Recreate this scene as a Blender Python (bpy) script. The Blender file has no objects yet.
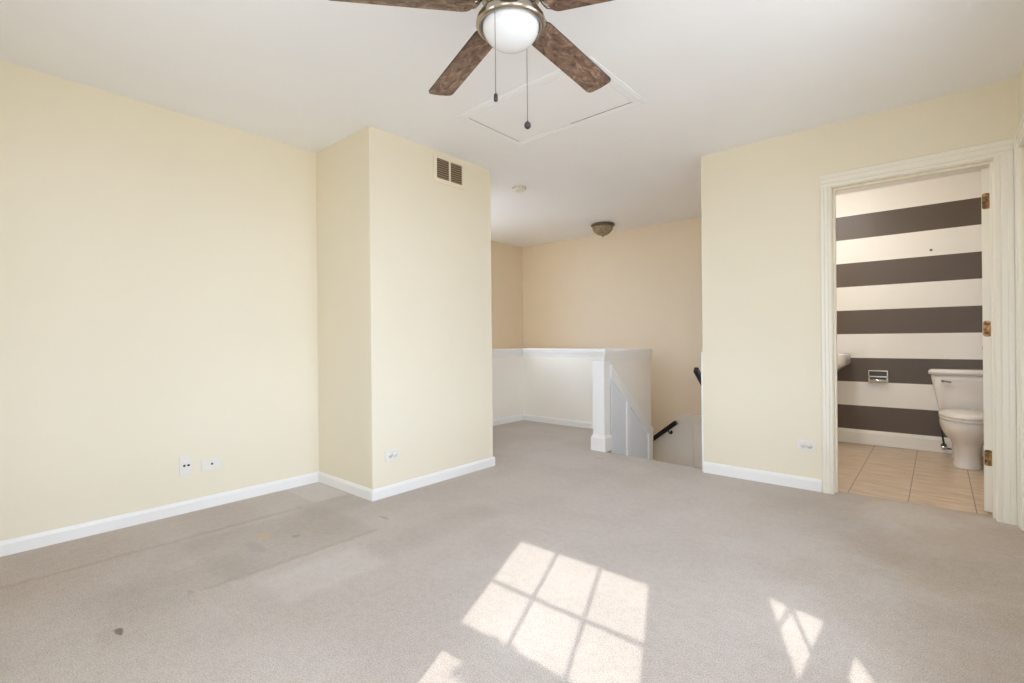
import bpy, bmesh, math, random
from mathutils import Vector, Matrix

# ------------------------------------------------------------------ camera, sky, sun, exposure
SC = bpy.context.scene
COL = SC.collection
cam_d = bpy.data.cameras.new('camera')
cam = bpy.data.objects.new('camera', cam_d)
COL.objects.link(cam)
cam_d.sensor_width = 36.0
cam_d.lens = 491.03 / 1024 * 36
cam_d.shift_y = -1.82 / 1024
cam_d.clip_start = 0.02
CAM_H = 1.0379
cam.matrix_world = (Matrix.Translation((0, 0, CAM_H)) @ Matrix.Rotation(0.7145, 4, 'Z')
                    @ Matrix.Rotation(math.pi / 2, 4, 'X') @ Matrix.Rotation(-0.0096, 4, 'Z'))
SC.camera = cam

SC.view_settings.view_transform = 'Standard'
SC.view_settings.look = 'None'
SC.view_settings.gamma = 1.0
SC.view_settings.use_curve_mapping = False
SC.view_settings.exposure = 0.1
SC.cycles.max_bounces = 20
SC.cycles.diffuse_bounces = 14
SC.cycles.sample_clamp_indirect = 0.0
SC.cycles.use_denoising = True
SC.cycles.denoiser = 'OPENIMAGEDENOISE'
SC.cycles.denoising_prefilter = 'ACCURATE'

SKY = 10.4
SUN = 4.3
SKY_COLOR = (0.785, 0.93, 1.18, 1)
world = bpy.data.worlds.new('sky')
SC.world = world
world.use_nodes = True
bg = world.node_tree.nodes['Background']
GROUND_COLOR = (0.38, 0.40, 0.43, 1)      # lawn and paving below the horizon
_n, _l = world.node_tree.nodes, world.node_tree.links
_tc = _n.new('ShaderNodeTexCoord')
_sx = _n.new('ShaderNodeSeparateXYZ')
_rp = _n.new('ShaderNodeMapRange')
_rp.inputs[1].default_value, _rp.inputs[2].default_value = -0.06, 0.04
_mx = _n.new('ShaderNodeMix')
_mx.data_type = 'RGBA'
_mx.inputs[6].default_value = GROUND_COLOR
_mx.inputs[7].default_value = SKY_COLOR
_l.new(_tc.outputs['Generated'], _sx.inputs[0])
_l.new(_sx.outputs['Z'], _rp.inputs[0])
_l.new(_rp.outputs[0], _mx.inputs[0])
_l.new(_mx.outputs[2], bg.inputs['Color'])
bg.inputs['Strength'].default_value = SKY

sun_d = bpy.data.lights.new('sun', 'SUN')
sun_d.energy = SUN
sun_d.angle = math.radians(0.45)
sun_d.color = (1.0, 0.975, 0.95)
sun = bpy.data.objects.new('sun', sun_d)
COL.objects.link(sun)
SUN_TRAVEL = Vector((-0.42, 1.0, -0.868)).normalized()
sun.rotation_euler = SUN_TRAVEL.to_track_quat('-Z', 'Y').to_euler()
sun.location = (3, -6, 7)


def portal(name, loc, rot, sx, sy):
    d = bpy.data.lights.new(name, 'AREA')
    d.shape = 'RECTANGLE'
    d.size, d.size_y = sx, sy
    d.cycles.is_portal = True
    o = bpy.data.objects.new(name, d)
    o.location = loc
    o.rotation_euler = rot
    COL.objects.link(o)


WB_Y = -0.43          # room face of the back wall
WR_X = 0.342          # room face of the right wall
W1 = (-0.645, 0.133, 0.55, 2.165)      # back window beside the corner: x0,x1,z0,z1
W2 = (-0.205, 0.914, 0.45, 2.165)      # right window beside the camera: y0,y1,z0,z1
W3 = (1.30, 2.40, 0.50, 2.165)         # unseen right window, added for more daylight
W4 = (-2.00, -1.45, 0.50, 2.165)       # unseen back window, added to bring in sky light
for nm, W in (('sky_portal_back', W1), ('sky_portal_back_fill', W4)):
    portal(nm, ((W[0] + W[1]) / 2, WB_Y - 0.125, (W[2] + W[3]) / 2), (math.pi / 2, 0, 0), W[1] - W[0], W[3] - W[2])
portal('sky_portal_hall', (-3.79, 2.83, 1.6), (math.pi / 2, 0, 0), 0.46, 1.4)
portal('sky_portal_stair', (-4.885, 3.575, 1.65), (math.pi / 2, 0, -math.pi / 2), 0.85, 1.3)
for nm, W in (('sky_portal_right', W2), ('sky_portal_side', W3)):
    portal(nm, (WR_X + 0.125, (W[0] + W[1]) / 2, (W[2] + W[3]) / 2), (math.pi / 2, 0, math.pi / 2), W[1] - W[0], W[3] - W[2])

# ------------------------------------------------------------------ materials
def new_mat(name):
    m = bpy.data.materials.new(name)
    m.use_nodes = True
    nt = m.node_tree
    return m, nt, nt.nodes['Principled BSDF']


def coords(nt, scale=(1, 1, 1), which='Object'):
    tc = nt.nodes.new('ShaderNodeTexCoord')
    mp = nt.nodes.new('ShaderNodeMapping')
    mp.inputs['Scale'].default_value = scale
    nt.links.new(tc.outputs[which], mp.inputs['Vector'])
    return mp.outputs['Vector']


def noise(nt, vec, scale, detail=2, rough=0.5):
    n = nt.nodes.new('ShaderNodeTexNoise')
    n.inputs['Scale'].default_value = scale
    n.inputs['Detail'].default_value = detail
    n.inputs['Roughness'].default_value = rough
    nt.links.new(vec, n.inputs['Vector'])
    return n.outputs['Fac']


def ramp(nt, fac, stops):
    r = nt.nodes.new('ShaderNodeValToRGB')
    el = r.color_ramp.elements
    while len(el) < len(stops):
        el.new(0.5)
    for e, (p, c) in zip(el, stops):
        e.position = p
        e.color = c if len(c) == 4 else (*c, 1)
    nt.links.new(fac, r.inputs['Fac'])
    return r.outputs['Color']


def bump(nt, bsdf, fac, strength, dist=0.002):
    b = nt.nodes.new('ShaderNodeBump')
    b.inputs['Strength'].default_value = strength
    b.inputs['Distance'].default_value = dist
    nt.links.new(fac, b.inputs['Height'])
    nt.links.new(b.outputs['Normal'], bsdf.inputs['Normal'])


def paint(name, c, rough=0.6, var=0.012, bscale=160, bstr=0.08, metal=0.0):
    m, nt, b = new_mat(name)
    v = coords(nt)
    f = noise(nt, v, 1.5, 3)
    lo = tuple(x * (1 - var) for x in c)
    hi = tuple(min(1, x * (1 + var)) for x in c)
    nt.links.new(ramp(nt, f, [(0.3, lo), (0.7, hi)]), b.inputs['Base Color'])
    b.inputs['Roughness'].default_value = rough
    b.inputs['Metallic'].default_value = metal
    if bstr:
        bump(nt, b, noise(nt, v, bscale, 2), bstr)
    return m


M = {}
M['wall'] = paint('cream_wall_paint', (0.80, 0.735, 0.58), 0.75)
M['tan_wall'] = paint('tan_wall_paint', (0.80, 0.69, 0.525), 0.75)
M['half_wall'] = paint('off_white_wall_paint', (0.86, 0.825, 0.75), 0.7)
M['ceiling'] = paint('white_ceiling_paint', (0.88, 0.885, 0.90), 0.85)
M['trim'] = paint('white_trim_paint', (0.84, 0.83, 0.80), 0.4, 0.01, bstr=0)
M['cream_trim'] = paint('cream_trim_paint', (0.83, 0.79, 0.68), 0.4, 0.01, bstr=0)
M['wainscot'] = paint('shaded_wainscot_paint', (0.77, 0.80, 0.83), 0.4, 0.01, bstr=0)  # bluish tone paints shade into the panels beside the brighter stiles
M['plastic'] = paint('white_plastic', (0.79, 0.755, 0.68), 0.35, 0.01, bstr=0)
M['dark'] = paint('dark_slot', (0.012, 0.010, 0.009), 0.7, 0.05, bstr=0)
M['grey_slot'] = paint('grey_slot', (0.16, 0.15, 0.13), 0.7, 0.05, bstr=0)
M['black_metal'] = paint('black_handrail_metal', (0.012, 0.011, 0.011), 0.35, 0.1, bstr=0)
M['porcelain'] = paint('white_porcelain', (0.74, 0.72, 0.70), 0.12, 0.01, bstr=0)
M['chrome'] = paint('chrome', (0.75, 0.75, 0.75), 0.12, 0.03, bstr=0, metal=1)
M['dull_chrome'] = paint('dull_chrome', (0.30, 0.29, 0.28), 0.3, 0.05, bstr=0, metal=1)
M['hose'] = paint('braided_hose', (0.07, 0.07, 0.07), 0.4, 0.2, bstr=0.3, metal=0.6)
M['nickel'] = paint('brushed_bronze_nickel', (0.42, 0.365, 0.30), 0.2, 0.06, bstr=0, metal=1)
M['bronze'] = paint('dark_bronze', (0.15, 0.105, 0.07), 0.35, 0.1, bstr=0, metal=0.7)
M['fob'] = paint('pewter_fob', (0.06, 0.055, 0.05), 0.4, 0.1, bstr=0, metal=0.6)
M['chain'] = paint('bead_chain_metal', (0.16, 0.14, 0.12), 0.4, 0.1, bstr=0, metal=0.7)
M['louver'] = paint('tan_louver', (0.34, 0.245, 0.155), 0.6, 0.08, bstr=0)
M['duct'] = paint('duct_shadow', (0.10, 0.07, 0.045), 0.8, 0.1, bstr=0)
M['concrete'] = paint('stairwell_carpet', (0.45, 0.40, 0.35), 0.9)
M['bark'] = paint('bark', (0.12, 0.08, 0.05), 0.9, 0.3, 30, 0.5)
M['leaf'] = paint('green_leaf', (0.09, 0.20, 0.04), 0.6, 0.3, bstr=0)

# brass with wear
m, nt, b = new_mat('worn_brass')
f = noise(nt, coords(nt), 45, 4)
nt.links.new(ramp(nt, f, [(0.40, (0.09, 0.04, 0.015)), (0.56, (0.32, 0.17, 0.055)), (0.75, (0.62, 0.40, 0.15))]), b.inputs['Base Color'])
b.inputs['Metallic'].default_value = 0.6
b.inputs['Roughness'].default_value = 0.4
M['brass'] = m

# opal glass of the fan light (unlit)
m, nt, b = new_mat('opal_glass')
f = noise(nt, coords(nt), 4, 2)
nt.links.new(ramp(nt, f, [(0.3, (0.76, 0.77, 0.78)), (0.7, (0.79, 0.79, 0.79))]), b.inputs['Base Color'])
b.inputs['Roughness'].default_value = 0.18
b.inputs['Subsurface Weight'].default_value = 0.15
b.inputs['Subsurface Radius'].default_value = (0.03, 0.03, 0.03)
M['opal'] = m

# dusky alabaster bowl of the hall light (unlit)
m, nt, b = new_mat('alabaster_glass')
f = noise(nt, coords(nt, (1, 1, 2)), 22, 5, 0.65)
nt.links.new(ramp(nt, f, [(0.35, (0.17, 0.125, 0.07)), (0.6, (0.33, 0.26, 0.15)), (0.8, (0.48, 0.40, 0.27))]), b.inputs['Base Color'])
b.inputs['Roughness'].default_value = 0.25
M['alabaster'] = m

# window glass
m, nt, b = new_mat('window_glass')
out = nt.nodes['Material Output']
tr = nt.nodes.new('ShaderNodeBsdfTransparent')
gl = nt.nodes.new('ShaderNodeBsdfGlossy')
gl.inputs['Roughness'].default_value = 0.02
mx = nt.nodes.new('ShaderNodeMixShader')
mx.inputs['Fac'].default_value = 0.05
nt.links.new(tr.outputs['BSDF'], mx.inputs[1])
nt.links.new(gl.outputs['BSDF'], mx.inputs[2])
nt.links.new(mx.outputs['Shader'], out.inputs['Surface'])
M['glass'] = m

# lit glass of the unseen ceiling light added in the bathroom
m, nt, b = new_mat('lit_lamp_glass')
b.inputs['Emission Color'].default_value = (1.0, 0.98, 0.95, 1)
b.inputs['Emission Strength'].default_value = 72.0
M['lamp'] = m

# rustic wood of the fan blades
m, nt, b = new_mat('rustic_walnut_blade')
v = coords(nt, (3.0, 5, 5))
w = nt.nodes.new('ShaderNodeTexNoise')
w.inputs['Scale'].default_value = 4.0
w.inputs['Detail'].default_value = 9
w.inputs['Roughness'].default_value = 0.68
w.inputs['Distortion'].default_value = 1.6
nt.links.new(v, w.inputs['Vector'])
nt.links.new(ramp(nt, w.outputs['Fac'], [(0.36, (0.060, 0.033, 0.023)), (0.46, (0.150, 0.088, 0.058)),
                                         (0.55, (0.23, 0.145, 0.098)), (0.67, (0.42, 0.295, 0.205))]), b.inputs['Base Color'])
b.inputs['Roughness'].default_value = 0.45
M['blade'] = m
M['blade_edge'] = paint('dark_blade_edge', (0.05, 0.032, 0.025), 0.5, 0.1, bstr=0)

# striped bathroom wall: painted bands by height
m, nt, b = new_mat('striped_wall_paint')
tc = nt.nodes.new('ShaderNodeTexCoord')
sp = nt.nodes.new('ShaderNodeSeparateXYZ')
nt.links.new(tc.outputs['Object'], sp.inputs['Vector'])
sub = nt.nodes.new('ShaderNodeMath'); sub.operation = 'SUBTRACT'; sub.inputs[1].default_value = 0.367
nt.links.new(sp.outputs['Z'], sub.inputs[0])
div = nt.nodes.new('ShaderNodeMath'); div.operation = 'DIVIDE'; div.inputs[1].default_value = 0.2312 * 2
nt.links.new(sub.outputs[0], div.inputs[0])
frc = nt.nodes.new('ShaderNodeMath'); frc.operation = 'FRACT'
nt.links.new(div.outputs[0], frc.inputs[0])
gt = nt.nodes.new('ShaderNodeMath'); gt.operation = 'GREATER_THAN'; gt.inputs[1].default_value = 0.5
nt.links.new(frc.outputs[0], gt.inputs[0])
mixc = nt.nodes.new('ShaderNodeMix'); mixc.data_type = 'RGBA'
mixc.inputs[6].default_value = (0.82, 0.81, 0.79, 1)
mixc.inputs[7].default_value = (0.105, 0.080, 0.064, 1)
nt.links.new(gt.outputs[0], mixc.inputs[0])
nt.links.new(mixc.outputs[2], b.inputs['Base Color'])
b.inputs['Roughness'].default_value = 0.45
bump(nt, b, noise(nt, coords(nt), 160, 2), 0.08)
M['stripes'] = m

# bathroom tile: long planks of stone-look tile, grout lines along Y every 0.313 m
m, nt, b = new_mat('travertine_tile')
v = coords(nt)
sp = nt.nodes.new('ShaderNodeSeparateXYZ'); nt.links.new(v, sp.inputs['Vector'])


def grout(axis, pitch, off, half):
    a = nt.nodes.new('ShaderNodeMath'); a.operation = 'SUBTRACT'; a.inputs[1].default_value = off
    nt.links.new(sp.outputs[axis], a.inputs[0])
    d = nt.nodes.new('ShaderNodeMath'); d.operation = 'PINGPONG'; d.inputs[1].default_value = pitch / 2
    nt.links.new(a.outputs[0], d.inputs[0])
    l = nt.nodes.new('ShaderNodeMath'); l.operation = 'LESS_THAN'; l.inputs[1].default_value = half
    nt.links.new(d.outputs[0], l.inputs[0])
    return l.outputs[0]


g1 = grout('X', 0.313, -0.461, 0.0032)
v2 = coords(nt, (1.3, 7.5, 1))
nf = noise(nt, v2, 3.2, 7, 0.62)
stone = ramp(nt, nf, [(0.28, (0.42, 0.315, 0.22)), (0.5, (0.58, 0.465, 0.35)), (0.72, (0.70, 0.59, 0.475))])
mg = nt.nodes.new('ShaderNodeMix'); mg.data_type = 'RGBA'
mg.inputs[7].default_value = (0.26, 0.20, 0.145, 1)
nt.links.new(g1, mg.inputs[0])
nt.links.new(stone, mg.inputs[6])
nt.links.new(mg.outputs[2], b.inputs['Base Color'])
b.inputs['Roughness'].default_value = 0.35
M['tile'] = m

# carpet: speckled pile with worn bands, lighter squares where furniture stood, small stains
m, nt, b = new_mat('beige_carpet')
v = coords(nt)
sp = nt.nodes.new('ShaderNodeSeparateXYZ'); nt.links.new(v, sp.inputs['Vector'])
fine = noise(nt, v, 210, 3, 0.8)
mid = noise(nt, v, 30, 4, 0.65)
big = noise(nt, v, 1.6, 4, 0.55)
wob = noise(nt, v, 14, 4, 0.6)


def mth(op, a, bb=None, c=None):
    n = nt.nodes.new('ShaderNodeMath'); n.operation = op
    for i, x in enumerate((a, bb, c)):
        if x is None:
            continue
        if isinstance(x, (int, float)):
            n.inputs[i].default_value = x
        else:
            nt.links.new(x, n.inputs[i])
    return n.outputs[0]


def smooth(x, e0, e1):
    n = nt.nodes.new('ShaderNodeMapRange'); n.interpolation_type = 'SMOOTHSTEP'
    nt.links.new(x, n.inputs[0])
    n.inputs[1].default_value = e0
    n.inputs[2].default_value = e1
    return n.outputs[0]


wx = mth('MULTIPLY_ADD', wob, 0.06, -0.03)
PX = mth('ADD', sp.outputs['X'], wx)
PY = mth('ADD', sp.outputs['Y'], mth('MULTIPLY_ADD', mid, 0.04, -0.02))


def rect(x0, x1, y0, y1, soft, X=PX, Y=PY):
    a = mth('MULTIPLY', smooth(X, x0 - soft, x0 + soft), smooth(X, x1 + soft, x1 - soft))
    c = mth('MULTIPLY', smooth(Y, y0 - soft, y0 + soft), smooth(Y, y1 + soft, y1 - soft))
    return mth('MULTIPLY', a, c)


def spot(x, y, rx, ry, soft=0.5):
    a = mth('DIVIDE', mth('SUBTRACT', PX, x), rx)
    c = mth('DIVIDE', mth('SUBTRACT', PY, y), ry)
    d = mth('ADD', mth('MULTIPLY', a, a), mth('MULTIPLY', c, c))
    return smooth(d, 1.0 + soft, 1.0 - soft)


base = ramp(nt, fine, [(0.36, (0.34, 0.29, 0.245)), (0.64, (0.645, 0.575, 0.51))])


def layer(col, fac, amount, c, mode='MIX'):
    n = nt.nodes.new('ShaderNodeMix'); n.data_type = 'RGBA'; n.blend_type = mode
    nt.links.new(mth('MULTIPLY', fac, amount), n.inputs[0])
    nt.links.new(col, n.inputs[6])
    n.inputs[7].default_value = (*c, 1)
    return n.outputs[2]


col = base
col = layer(col, smooth(mid, 0.42, 0.62), 0.5, (0.87, 0.85, 0.82), 'MULTIPLY')
col = layer(col, smooth(big, 0.38, 0.64), 0.8, (0.87, 0.84, 0.81), 'MULTIPLY')
DARK = (0.76, 0.73, 0.69)
col = layer(col, rect(-3.04, -3.005, -0.6, 1.45, 0.02), 0.75, (0.82, 0.78, 0.74), 'MULTIPLY')       # line of an old bed edge
col = layer(col, rect(-2.95, -2.33, 0.78, 1.55, 0.04), 0.5, DARK, 'MULTIPLY')
col = layer(col, rect(-2.62, -2.30, 0.35, 0.95, 0.10), 0.55, DARK, 'MULTIPLY')
col = layer(col, rect(-2.350, -2.325, 0.70, 1.55, 0.018), 0.6, (0.80, 0.70, 0.62), 'MULTIPLY')
col = layer(col, rect(-2.22, -1.98, 1.34, 2.2, 0.07), 0.35, DARK, 'MULTIPLY')
col = layer(col, rect(-2.24, -1.95, 0.88, 1.36, 0.04), 0.10, (1.0, 0.99, 0.95), 'SCREEN')
col = layer(col, rect(-3.47, -3.03, 1.55, 1.79, 0.015), 0.16, (0.75, 0.74, 0.76), 'SCREEN')
col = layer(col, rect(-3.04, -2.75, 1.40, 1.80, 0.06), 0.5, DARK, 'MULTIPLY')
col = layer(col, spot(-2.233, 0.401, 0.028, 0.014, 0.5), 0.9, (0.12, 0.06, 0.04))
col = layer(col, spot(-2.23, 0.37, 0.06, 0.03), 0.22, (0.30, 0.24, 0.19))
col = layer(col, spot(-2.728, 1.113, 0.055, 0.04), 0.5, (0.55, 0.36, 0.20))
col = layer(col, spot(-2.60, 1.22, 0.018, 0.018), 0.7, (0.27, 0.19, 0.13))
col = layer(col, spot(-2.50, 0.86, 0.05, 0.03), 0.6, (0.36, 0.30, 0.25))
col = layer(col, spot(-2.62, 1.02, 0.10, 0.03), 0.6, (0.34, 0.29, 0.25))
col = layer(col, spot(-2.36, 0.66, 0.02, 0.012), 0.5, (0.28, 0.22, 0.18))
col = layer(col, spot(-2.46, 1.68, 0.04, 0.012), 0.6, (0.30, 0.23, 0.18))
col = layer(col, spot(-2.23, 3.72, 0.05, 0.03), 0.4, (0.36, 0.28, 0.21))
big2 = noise(nt, v, 2.3, 5, 0.65)
right_tint = mth('MULTIPLY', smooth(sp.outputs['X'], -1.3, 0.2), smooth(sp.outputs['Y'], 1.6, 2.8))  # browner mottling towards the right side
col = layer(col, mth('MULTIPLY', right_tint, smooth(big2, 0.38, 0.6)), 0.75, (0.88, 0.80, 0.68), 'MULTIPLY')
col = layer(col, mth('MULTIPLY', smooth(sp.outputs['X'], -2.0, -3.0), smooth(sp.outputs['Y'], 1.2, 0.2)), 0.35, (0.94, 0.86, 0.78), 'MULTIPLY')
col = layer(col, spot(-1.60, 3.30, 0.30, 0.16), 0.25, (0.44, 0.36, 0.28))
nt.links.new(col, b.inputs['Base Color'])
b.inputs['Roughness'].default_value = 0.95
b.inputs['Sheen Weight'].default_value = 0.25
bump(nt, b, mth('ADD', fine, mid), 0.5, 0.006)
M['carpet'] = m

# ------------------------------------------------------------------ mesh helpers
ROOT = {}


class MB:
    """collects shapes in world coordinates; build() links them as one mesh object"""

    def __init__(self):
        self.bm = bmesh.new()

    def box(self, x0, x1, y0, y1, z0, z1, bevel=0.0, seg=2, mi=0):
        bm = self.bm
        vs = [bm.verts.new((x, y, z)) for x in (x0, x1) for y in (y0, y1) for z in (z0, z1)]
        q = [(0, 1, 3, 2), (4, 6, 7, 5), (0, 4, 5, 1), (2, 3, 7, 6), (0, 2, 6, 4), (1, 5, 7, 3)]
        fs = [bm.faces.new([vs[i] for i in f]) for f in q]
        for f in fs:
            f.material_index = mi
        if bevel:
            es = list({e for f in fs for e in f.edges})
            bmesh.ops.bevel(bm, geom=es, offset=bevel, segments=seg, affect='EDGES', profile=0.5, clamp_overlap=True)
        return self

    def prism(self, pts, axis, a0, a1, bevel=0.0, mi=0):
        """pts: 2D outline; axis: extrusion axis; remaining axes in x,y,z order"""
        bm = self.bm

        def mk(p, a):
            if axis == 'X':
                return (a, p[0], p[1])
            if axis == 'Y':
                return (p[0], a, p[1])
            return (p[0], p[1], a)
        A = [bm.verts.new(mk(p, a0)) for p in pts]
        B = [bm.verts.new(mk(p, a1)) for p in pts]
        n = len(pts)
        fs = [bm.faces.new(A), bm.faces.new(list(reversed(B)))]
        for i in range(n):
            fs.append(bm.faces.new([A[i], B[i], B[(i + 1) % n], A[(i + 1) % n]]))
        for f in fs:
            f.material_index = mi
        bmesh.ops.recalc_face_normals(bm, faces=fs)
        if bevel:
            es = list({e for f in fs for e in f.edges})
            bmesh.ops.bevel(bm, geom=es, offset=bevel, segments=2, affect='EDGES', profile=0.5, clamp_overlap=True)
        return self

    def loft(self, rings, close_ends=True, mi=0):
        bm = self.bm
        R = [[bm.verts.new(p) for p in r] for r in rings]
        fs = []
        for a, b2 in zip(R, R[1:]):
            n = len(a)
            for i in range(n):
                fs.append(bm.faces.new([a[i], a[(i + 1) % n], b2[(i + 1) % n], b2[i]]))
        if close_ends:
            fs.append(bm.faces.new(list(reversed(R[0]))))
            fs.append(bm.faces.new(R[-1]))
        for f in fs:
            f.material_index = mi
            f.smooth = True
        bmesh.ops.recalc_face_normals(bm, faces=fs)
        return self

    def lathe(self, cx, cy, prof, n=40):
        """prof: (radius, z) from one end to the other"""
        rings = []
        for r, z in prof:
            r = max(r, 0.0004)
            rings.append([(cx + r * math.cos(2 * math.pi * i / n), cy + r * math.sin(2 * math.pi * i / n), z) for i in range(n)])
        return self.loft(rings)

    def tube(self, pts, r, n=10):
        pts = [Vector(p) for p in pts]
        rings = []
        for i, p in enumerate(pts):
            a = pts[max(i - 1, 0)]
            c = pts[min(i + 1, len(pts) - 1)]
            d = (c - a).normalized()
            up = Vector((0, 0, 1)) if abs(d.z) < 0.9 else Vector((1, 0, 0))
            s = d.cross(up).normalized()
            t = s.cross(d)
            rr = r[i] if isinstance(r, (list, tuple)) else r
            rings.append([p + rr * (math.cos(2 * math.pi * k / n) * s + math.sin(2 * math.pi * k / n) * t) for k in range(n)])
        return self.loft(rings)

    def bar(self, p0, p1, w, h, bevel=0.006):
        """rectangular bar between two points, h measured across in the vertical plane"""
        p0, p1 = Vector(p0), Vector(p1)
        d = (p1 - p0).normalized()
        s = d.cross(Vector((0, 0, 1))).normalized()
        t = s.cross(d)
        n0 = len(self.bm.verts)
        ring = []
        for p in (p0, p1):
            ring.append([self.bm.verts.new(p + s * (a * w / 2) + t * (c * h / 2)) for a, c in ((-1, -1), (1, -1), (1, 1), (-1, 1))])
        A, B = ring
        fs = [self.bm.faces.new(A), self.bm.faces.new(list(reversed(B)))]
        for i in range(4):
            fs.append(self.bm.faces.new([A[i], B[i], B[(i + 1) % 4], A[(i + 1) % 4]]))
        bmesh.ops.recalc_face_normals(self.bm, faces=fs)
        es = list({e for f in fs for e in f.edges})
        bmesh.ops.bevel(self.bm, geom=es, offset=bevel, segments=2, affect='EDGES', profile=0.5, clamp_overlap=True)
        return self

    def build(self, name, mat, parent=None, smooth=False, label=None):
        mats = mat if isinstance(mat, (list, tuple)) else [mat]
        off = ROOT.get(parent.name, Vector()) if parent else Vector()
        if off.length:
            for vv in self.bm.verts:
                vv.co -= off
        me = bpy.data.meshes.new(name)
        self.bm.normal_update()
        self.bm.to_mesh(me)
        self.bm.free()
        for mm in mats:
            me.materials.append(M[mm])
        o = bpy.data.objects.new(name, me)
        COL.objects.link(o)
        if smooth:
            for p in me.polygons:
                p.use_smooth = True
        if parent:
            o.parent = parent
            ROOT[o.name] = off
        if label:
            o['label'] = label
        return o


def tag(o, label, cat, group=None, kind=None):
    o['label'] = label
    o['category'] = cat
    if group:
        o['group'] = group
    if kind:
        o['kind'] = kind
    return o


def thing(name, loc, label, cat, group=None, kind=None):
    o = bpy.data.objects.new(name, None)
    o.empty_display_size = 0.1
    o.location = loc
    COL.objects.link(o)
    ROOT[o.name] = Vector(loc)
    return tag(o, label, cat, group, kind)


def struct(o, label, cat='structure'):
    return tag(o, label, cat, None, 'structure')


# ------------------------------------------------------------------ room shell
H = 2.44
XL, YBX, XBX, YBX2, YD, XD = -3.481, 1.810, -2.781, 2.955, 3.833, -1.375
YF, XHL, YS = 5.742, -4.757, 5.802
KX, KY, BX = -4.065, 4.886, -2.32      # hall half wall faces
LOW = -2.75
T = 0.12

o = MB().prism([(-3.60, -0.55), (0.46, -0.55), (0.46, 3.925), (-1.375, 3.925), (-2.32, 3.955), (-2.32, 4.98), (-4.12, 4.98), (-4.12, 2.90), (-3.60, 2.90)],
               'Z', -0.25, 0.0).build('floor', 'carpet')
struct(o, 'worn beige carpet with dark stains across the room and hall', 'floor')
o = MB().box(-1.26, 1.32, 3.925, 5.85, -0.25, -0.003).build('floor_bathroom', 'tile')
struct(o, 'tan stone-look tile floor under the toilet', 'floor')
o = MB().box(-4.9, -1.2, 2.84, 5.9, LOW - 0.1, LOW).build('floor_stairwell', 'concrete')
struct(o, 'lower floor at the foot of the stairwell', 'floor')
o = MB().box(-5.0, 1.45, -0.6, 6.0, H, H + 0.15).build('ceiling', 'ceiling')
struct(o, 'flat white painted ceiling above the whole room', 'ceiling')

o = MB().box(XL - T, XL, -0.55, 2.955, -0.25, H).build('wall_left', 'wall')
struct(o, 'long blank cream wall on the left with two jack plates', 'wall')
o = MB().box(XL, XBX, YBX, YBX2, -0.25, H, 0.004).build('wall_chase', 'wall')
struct(o, 'cream boxed-out wall corner carrying the air vent', 'wall')
W5 = (-4.02, -3.56, 0.90, 2.30)  # opening of an unseen window, added to brighten the hall
mb = MB()
mb.box(XHL - T, W5[0], 2.84, 2.955, LOW, H)
mb.box(W5[1], XL - T + 0.11, 2.84, 2.955, LOW, H)
mb.box(W5[0], W5[1], 2.84, 2.955, LOW, W5[2])
mb.box(W5[0], W5[1], 2.84, 2.955, W5[3], H)
o = mb.build('wall_hall_near', 'tan_wall')
struct(o, 'hall wall hidden behind the boxed-out corner', 'wall')
W6 = (3.15, 4.00, 1.0, 2.30)  # second unseen hall window, added for extra light
mb = MB()
mb.box(XHL - T, XHL, 2.955, W6[0], LOW, H)
mb.box(XHL - T, XHL, W6[1], YF, LOW, H)
mb.box(XHL - T, XHL, W6[0], W6[1], LOW, W6[2])
mb.box(XHL - T, XHL, W6[0], W6[1], W6[3], H)
o = mb.build('wall_hall_left', 'tan_wall')
struct(o, 'tan wall at the left end of the stairwell', 'wall')
o = MB().box(XHL - T, XD, YF, YF + T, LOW, H).build('wall_hall_far', 'tan_wall')
struct(o, 'tan far wall across the stairwell behind the half wall', 'wall')
o = MB().box(XD, -1.255, YD + T, YF + T, LOW, H).build('wall_stair_right', 'tan_wall')
struct(o, 'wall between the stairs and the bathroom', 'wall')

DO = (-0.522, 0.240, 2.02)     # clear door opening x0, x1, head height
mb = MB()
mb.box(XD, DO[0] - 0.02, YD, YD + T, -0.25, H)
mb.box(DO[1] + 0.02, WR_X, YD, YD + T, -0.25, H)
mb.box(DO[0] - 0.02, DO[1] + 0.02, YD, YD + T, DO[2] + 0.02, H)
o = mb.build('wall_door', 'wall')
struct(o, 'cream wall with the bathroom doorway', 'wall')

# right wall with closet doorway and window
CD = (2.94, 3.735, 2.03)
mb = MB()
mb.box(WR_X, WR_X + T, -0.55, W2[0], -0.25, H)
mb.box(WR_X, WR_X + T, W2[1], W3[0], -0.25, H)
mb.box(WR_X, WR_X + T, W3[1], CD[0], -0.25, H)
mb.box(WR_X, WR_X + T, W3[0], W3[1], -0.25, W3[2])
mb.box(WR_X, WR_X + T, W3[0], W3[1], W3[3], H)
mb.box(WR_X, WR_X + T, CD[1], YD + T, -0.25, H)
mb.box(WR_X, WR_X + T, W2[0], W2[1], -0.25, W2[2])
mb.box(WR_X, WR_X + T, W2[0], W2[1], W2[3], H)
mb.box(WR_X, WR_X + T, CD[0], CD[1], CD[2], H)
o = mb.build('wall_right', 'wall')
struct(o, 'cream side wall in the corner right of the bathroom doorway', 'wall')
mb = MB()
mb.box(XL - T, W4[0], WB_Y - T, WB_Y, -0.25, H)
mb.box(W4[1], W1[0], WB_Y - T, WB_Y, -0.25, H)
mb.box(W4[0], W4[1], WB_Y - T, WB_Y, -0.25, W4[2])
mb.box(W4[0], W4[1], WB_Y - T, WB_Y, W4[3], H)
mb.box(W1[1], WR_X, WB_Y - T, WB_Y, -0.25, H)
mb.box(W1[0], W1[1], WB_Y - T, WB_Y, -0.25, W1[2])
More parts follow.
